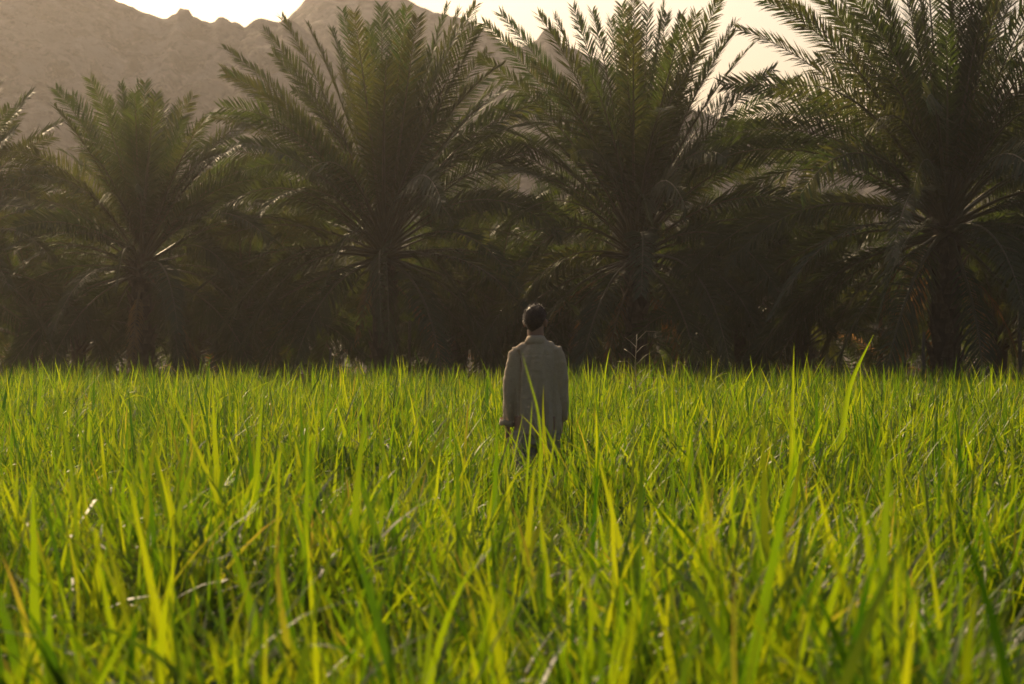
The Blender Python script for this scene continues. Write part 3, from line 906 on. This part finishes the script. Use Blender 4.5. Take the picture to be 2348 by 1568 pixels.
# cuffs, the left one folded back
def ring(name, c, r, ry, h, tilt, mat, parent, th=.004, n=28, wob=.003, seed=0):
    V = []; F = []
    prof = [(0, 0), (-h * .5, .002), (-h, 0), (-h, -th * 1.5), (-h * .4, -th * 1.3), (0, -th * 1.5)]
    for k in range(n):
        a = 2 * math.pi * k / n
        w_ = wob * math.sin(a * 3 + seed) + wob * .6 * math.sin(a * 7 + seed * 2)
        for (dz, dr) in prof:
            V.append((math.cos(a) * (r + dr + w_), math.sin(a) * (ry + dr + w_), dz + w_))
    m_ = len(prof)
    for k in range(n):
        for j in range(m_):
            F.append((k * m_ + j, ((k + 1) % n) * m_ + j, ((k + 1) % n) * m_ + (j + 1) % m_, k * m_ + (j + 1) % m_))
    o = obj(name, mesh_of(name, V, F, [mat]), parent, c); o.rotation_euler = tilt
    return o
ring('cuff', (-.219, .026, .905), .058, .060, .045, (.1, .12, 0), M['linen'], shirt, wob=.005, seed=1)
ring('cuff', (.178, .112, .945), .050, .053, .045, (.35, 0, 0), M['linen'], shirt, wob=.003, seed=2)
# collar: a folded band standing round the neck
def collar():
    V = []; F = []
    n = 30
    prof = [(.064, 1.478), (.060, 1.522), (.064, 1.529), (.074, 1.508), (.092, 1.472), (.089, 1.470), (.070, 1.492), (.066, 1.470)]
    for k in range(n):
        a = R(-90) + (2 * math.pi - .7) * (k / (n - 1) - .5)       # open at the throat (+Y)
        fr = abs(k / (n - 1) - .5) * 2
        for (r, z) in prof:
            V.append((-.008 + math.cos(a) * r * 1.02, .002 + math.sin(a) * r * .98, z - .03 * fr ** 2 + .0015 * math.sin(a * 5)))
    m_ = len(prof)
    for k in range(n - 1):
        for j in range(m_):
            F.append((k * m_ + j, (k + 1) * m_ + j, (k + 1) * m_ + (j + 1) % m_, k * m_ + (j + 1) % m_))
    return mesh_of('collar', V, F, [M['linen']])
obj('collar', collar(), shirt)
# trousers
b = Blob()
b.limb([(0, 0, .72, .155, .12), (0, 0, .80, .160, .125), (0, 0, .93, .150, .115), (0, 0, 1.0, .145, .11)], n=28)
for s_ in (-1, 1):
    b.limb([(s_ * .085, 0, .82, .088, .11), (s_ * .09, 0, .72, .086, .105), (s_ * .094, .0, .5, .078, .09), (s_ * .096, 0, .3, .074, .085), (s_ * .098, -.005, .09, .070, .08)])
def tr_disp(co):
    return np.array([.012 * mnoise.noise((float(c[0]) * 16, float(c[1]) * 7, float(c[2]) * 3)) for c in co])
obj('trousers', b.build('trousers', .011, 3, M['linen2'], tr_disp), person)
for s_ in (-1, 1):
    b = Blob()
    b.limb([(s_ * .092, -.075, .03, .03, .028), (s_ * .093, -.04, .05, .044, .048), (s_ * .096, .04, .045, .046, .042), (s_ * .10, .13, .034, .052, .032), (s_ * .10, .20, .025, .040, .022), (s_ * .10, .225, .02, .02, .014)])
    obj('shoe', b.build('shoe', .008, 2, M['shoe']), person)
for s_ in (-1, 1):
    me = bpy.data.meshes.new('eye'); bmx = bmesh.new()
    bmesh.ops.create_uvsphere(bmx, u_segments=12, v_segments=8, radius=.011); bmx.to_mesh(me); bmx.free(); me.materials.append(M['eye'])
    obj('eye', me, person, hp(s_ * .03, .080, 1.652))

# hair: a close cap following the skull, then short strands
def hair():
    rg = random.Random(3)
    V = []; F = []
    nu, nv = 40, 22
    def skull(th, ph, off):
        # th azimuth from the face (+Y), ph from the top
        x = math.sin(ph) * math.sin(th); y = math.sin(ph) * math.cos(th); z = math.cos(ph)
        return np.array((x * (.077 + off), -.008 + y * (.094 + off) , 1.655 + z * (.088 + off)))
    def hairline(th):
        f = abs(th) / math.pi                    # 0 face .. 1 nape
        return np.interp(f, [0, .22, .36, .45, .52, .60, .8, 1], [.85, .95, 1.35, 1.75, 1.60, 2.25, 2.42, 2.42])
    for j in range(nv):
        for i in range(nu):
            th = -math.pi + 2 * math.pi * i / nu
            t = j / (nv - 1)
            ph = hairline(th) * t
            thick = .005 * (1 - t ** 2.2) + .002 * (1 - t) + .001
            p_ = skull(th, ph, thick + .006 * mnoise.noise((th * 3, ph * 5, 2)) * (1 - t))
            p_[2] -= .032 * t ** 3 * max(0, abs(th) / math.pi - .55) / .45
            V.append(hp(*p_))
    for j in range(nv - 1):
        for i in range(nu):
            F.append((j * nu + i, j * nu + (i + 1) % nu, (j + 1) * nu + (i + 1) % nu, (j + 1) * nu + i))
    n_s = 5200
    for k in range(n_s):
        th = rg.uniform(-math.pi, math.pi); t = math.sqrt(rg.random())
        ph = hairline(th) * t
        base = skull(th, ph, .002 + .010 * (1 - t ** 2)); base[2] -= .032 * t ** 3 * max(0, abs(th) / math.pi - .55) / .45
        nrm_ = nrm(base - np.array((0, -.008, 1.655)))
        down = np.array((0, 0, -1.0)) - nrm_ * (-nrm_[2]); 
        fwd = np.array((.15, .55, 0)) * (1 if t < .6 else .2)
        d = nrm(nrm_ * rg.uniform(.35, 1.0) + down * .5 * t + fwd * rg.uniform(.3, 1) + np.array([rg.gauss(0, .28) for _ in range(3)]))
        l = (.004 + .021 * (1 - t ** 1.4)) * rg.uniform(.5, 1.25)
        s = nrm(np.cross(d, nrm_ + 1e-3)) * .0013
        tip = base + d * l + nrm_ * -l * .15
        o = len(V)
        V += [hp(*(base - s)), hp(*(base + s)), hp(*((base + tip) / 2 + s * .9 + nrm_ * l * .06)), hp(*tip)]
        F.append((o, o + 1, o + 2)); F.append((o, o + 2, o + 3))
    return mesh_of('hair', V, F, [M['hair']])
obj('hair', hair(), person)
def beard():
    rg = random.Random(8); V = []; F = []
    for k in range(2600):
        th = rg.uniform(-1.45, 1.45); z = rg.uniform(0, 1)
        zz = 1.545 + z * (.05 if abs(th) < .9 else .085)
        rx = np.interp(zz, [1.54, 1.57, 1.62], [.050, .062, .068]); ry = np.interp(zz, [1.54, 1.57, 1.62], [.080, .088, .085])
        base = np.array((math.sin(th) * rx, math.cos(th) * ry, zz)); nn = nrm(np.array((math.sin(th), math.cos(th), -.2)))
        tip = base + nn * .006 + np.array((0, 0, -.007)); s = nrm(np.cross(nn, (0, 0, 1.0))) * .001
        o = len(V); V += [hp(*(base - s)), hp(*(base + s)), hp(*tip)]; F.append((o, o + 1, o + 2))
    return mesh_of('beard', V, F, [M['hair']])
obj('beard', beard(), person)

# ------------------------------------------------------------------ haze
def box_mesh(name, a, b_, mat):
    V = [(x, y, z) for z in (a[2], b_[2]) for y in (a[1], b_[1]) for x in (a[0], b_[0])]
    F = [(0, 2, 3, 1), (4, 5, 7, 6), (0, 1, 5, 4), (2, 6, 7, 3), (0, 4, 6, 2), (1, 3, 7, 5)]
    return mesh_of(name, V, F, [mat], smooth=False)
m = Mat('haze_air')
pv = m.n('VolumePrincipled')
pv.inputs['Color'].default_value = (.95, .885, .83, 1)
pv.inputs['Density'].default_value = .00065
pv.inputs['Anisotropy'].default_value = .79
m.l(pv.outputs[0], m.out.inputs['Volume'])
M['haze'] = m.m
tag(obj('haze', box_mesh('haze', (-950, -650, -2), (950, 1050, 85), M['haze'])), 'pale warm haze in the air', 'haze', kind='stuff')
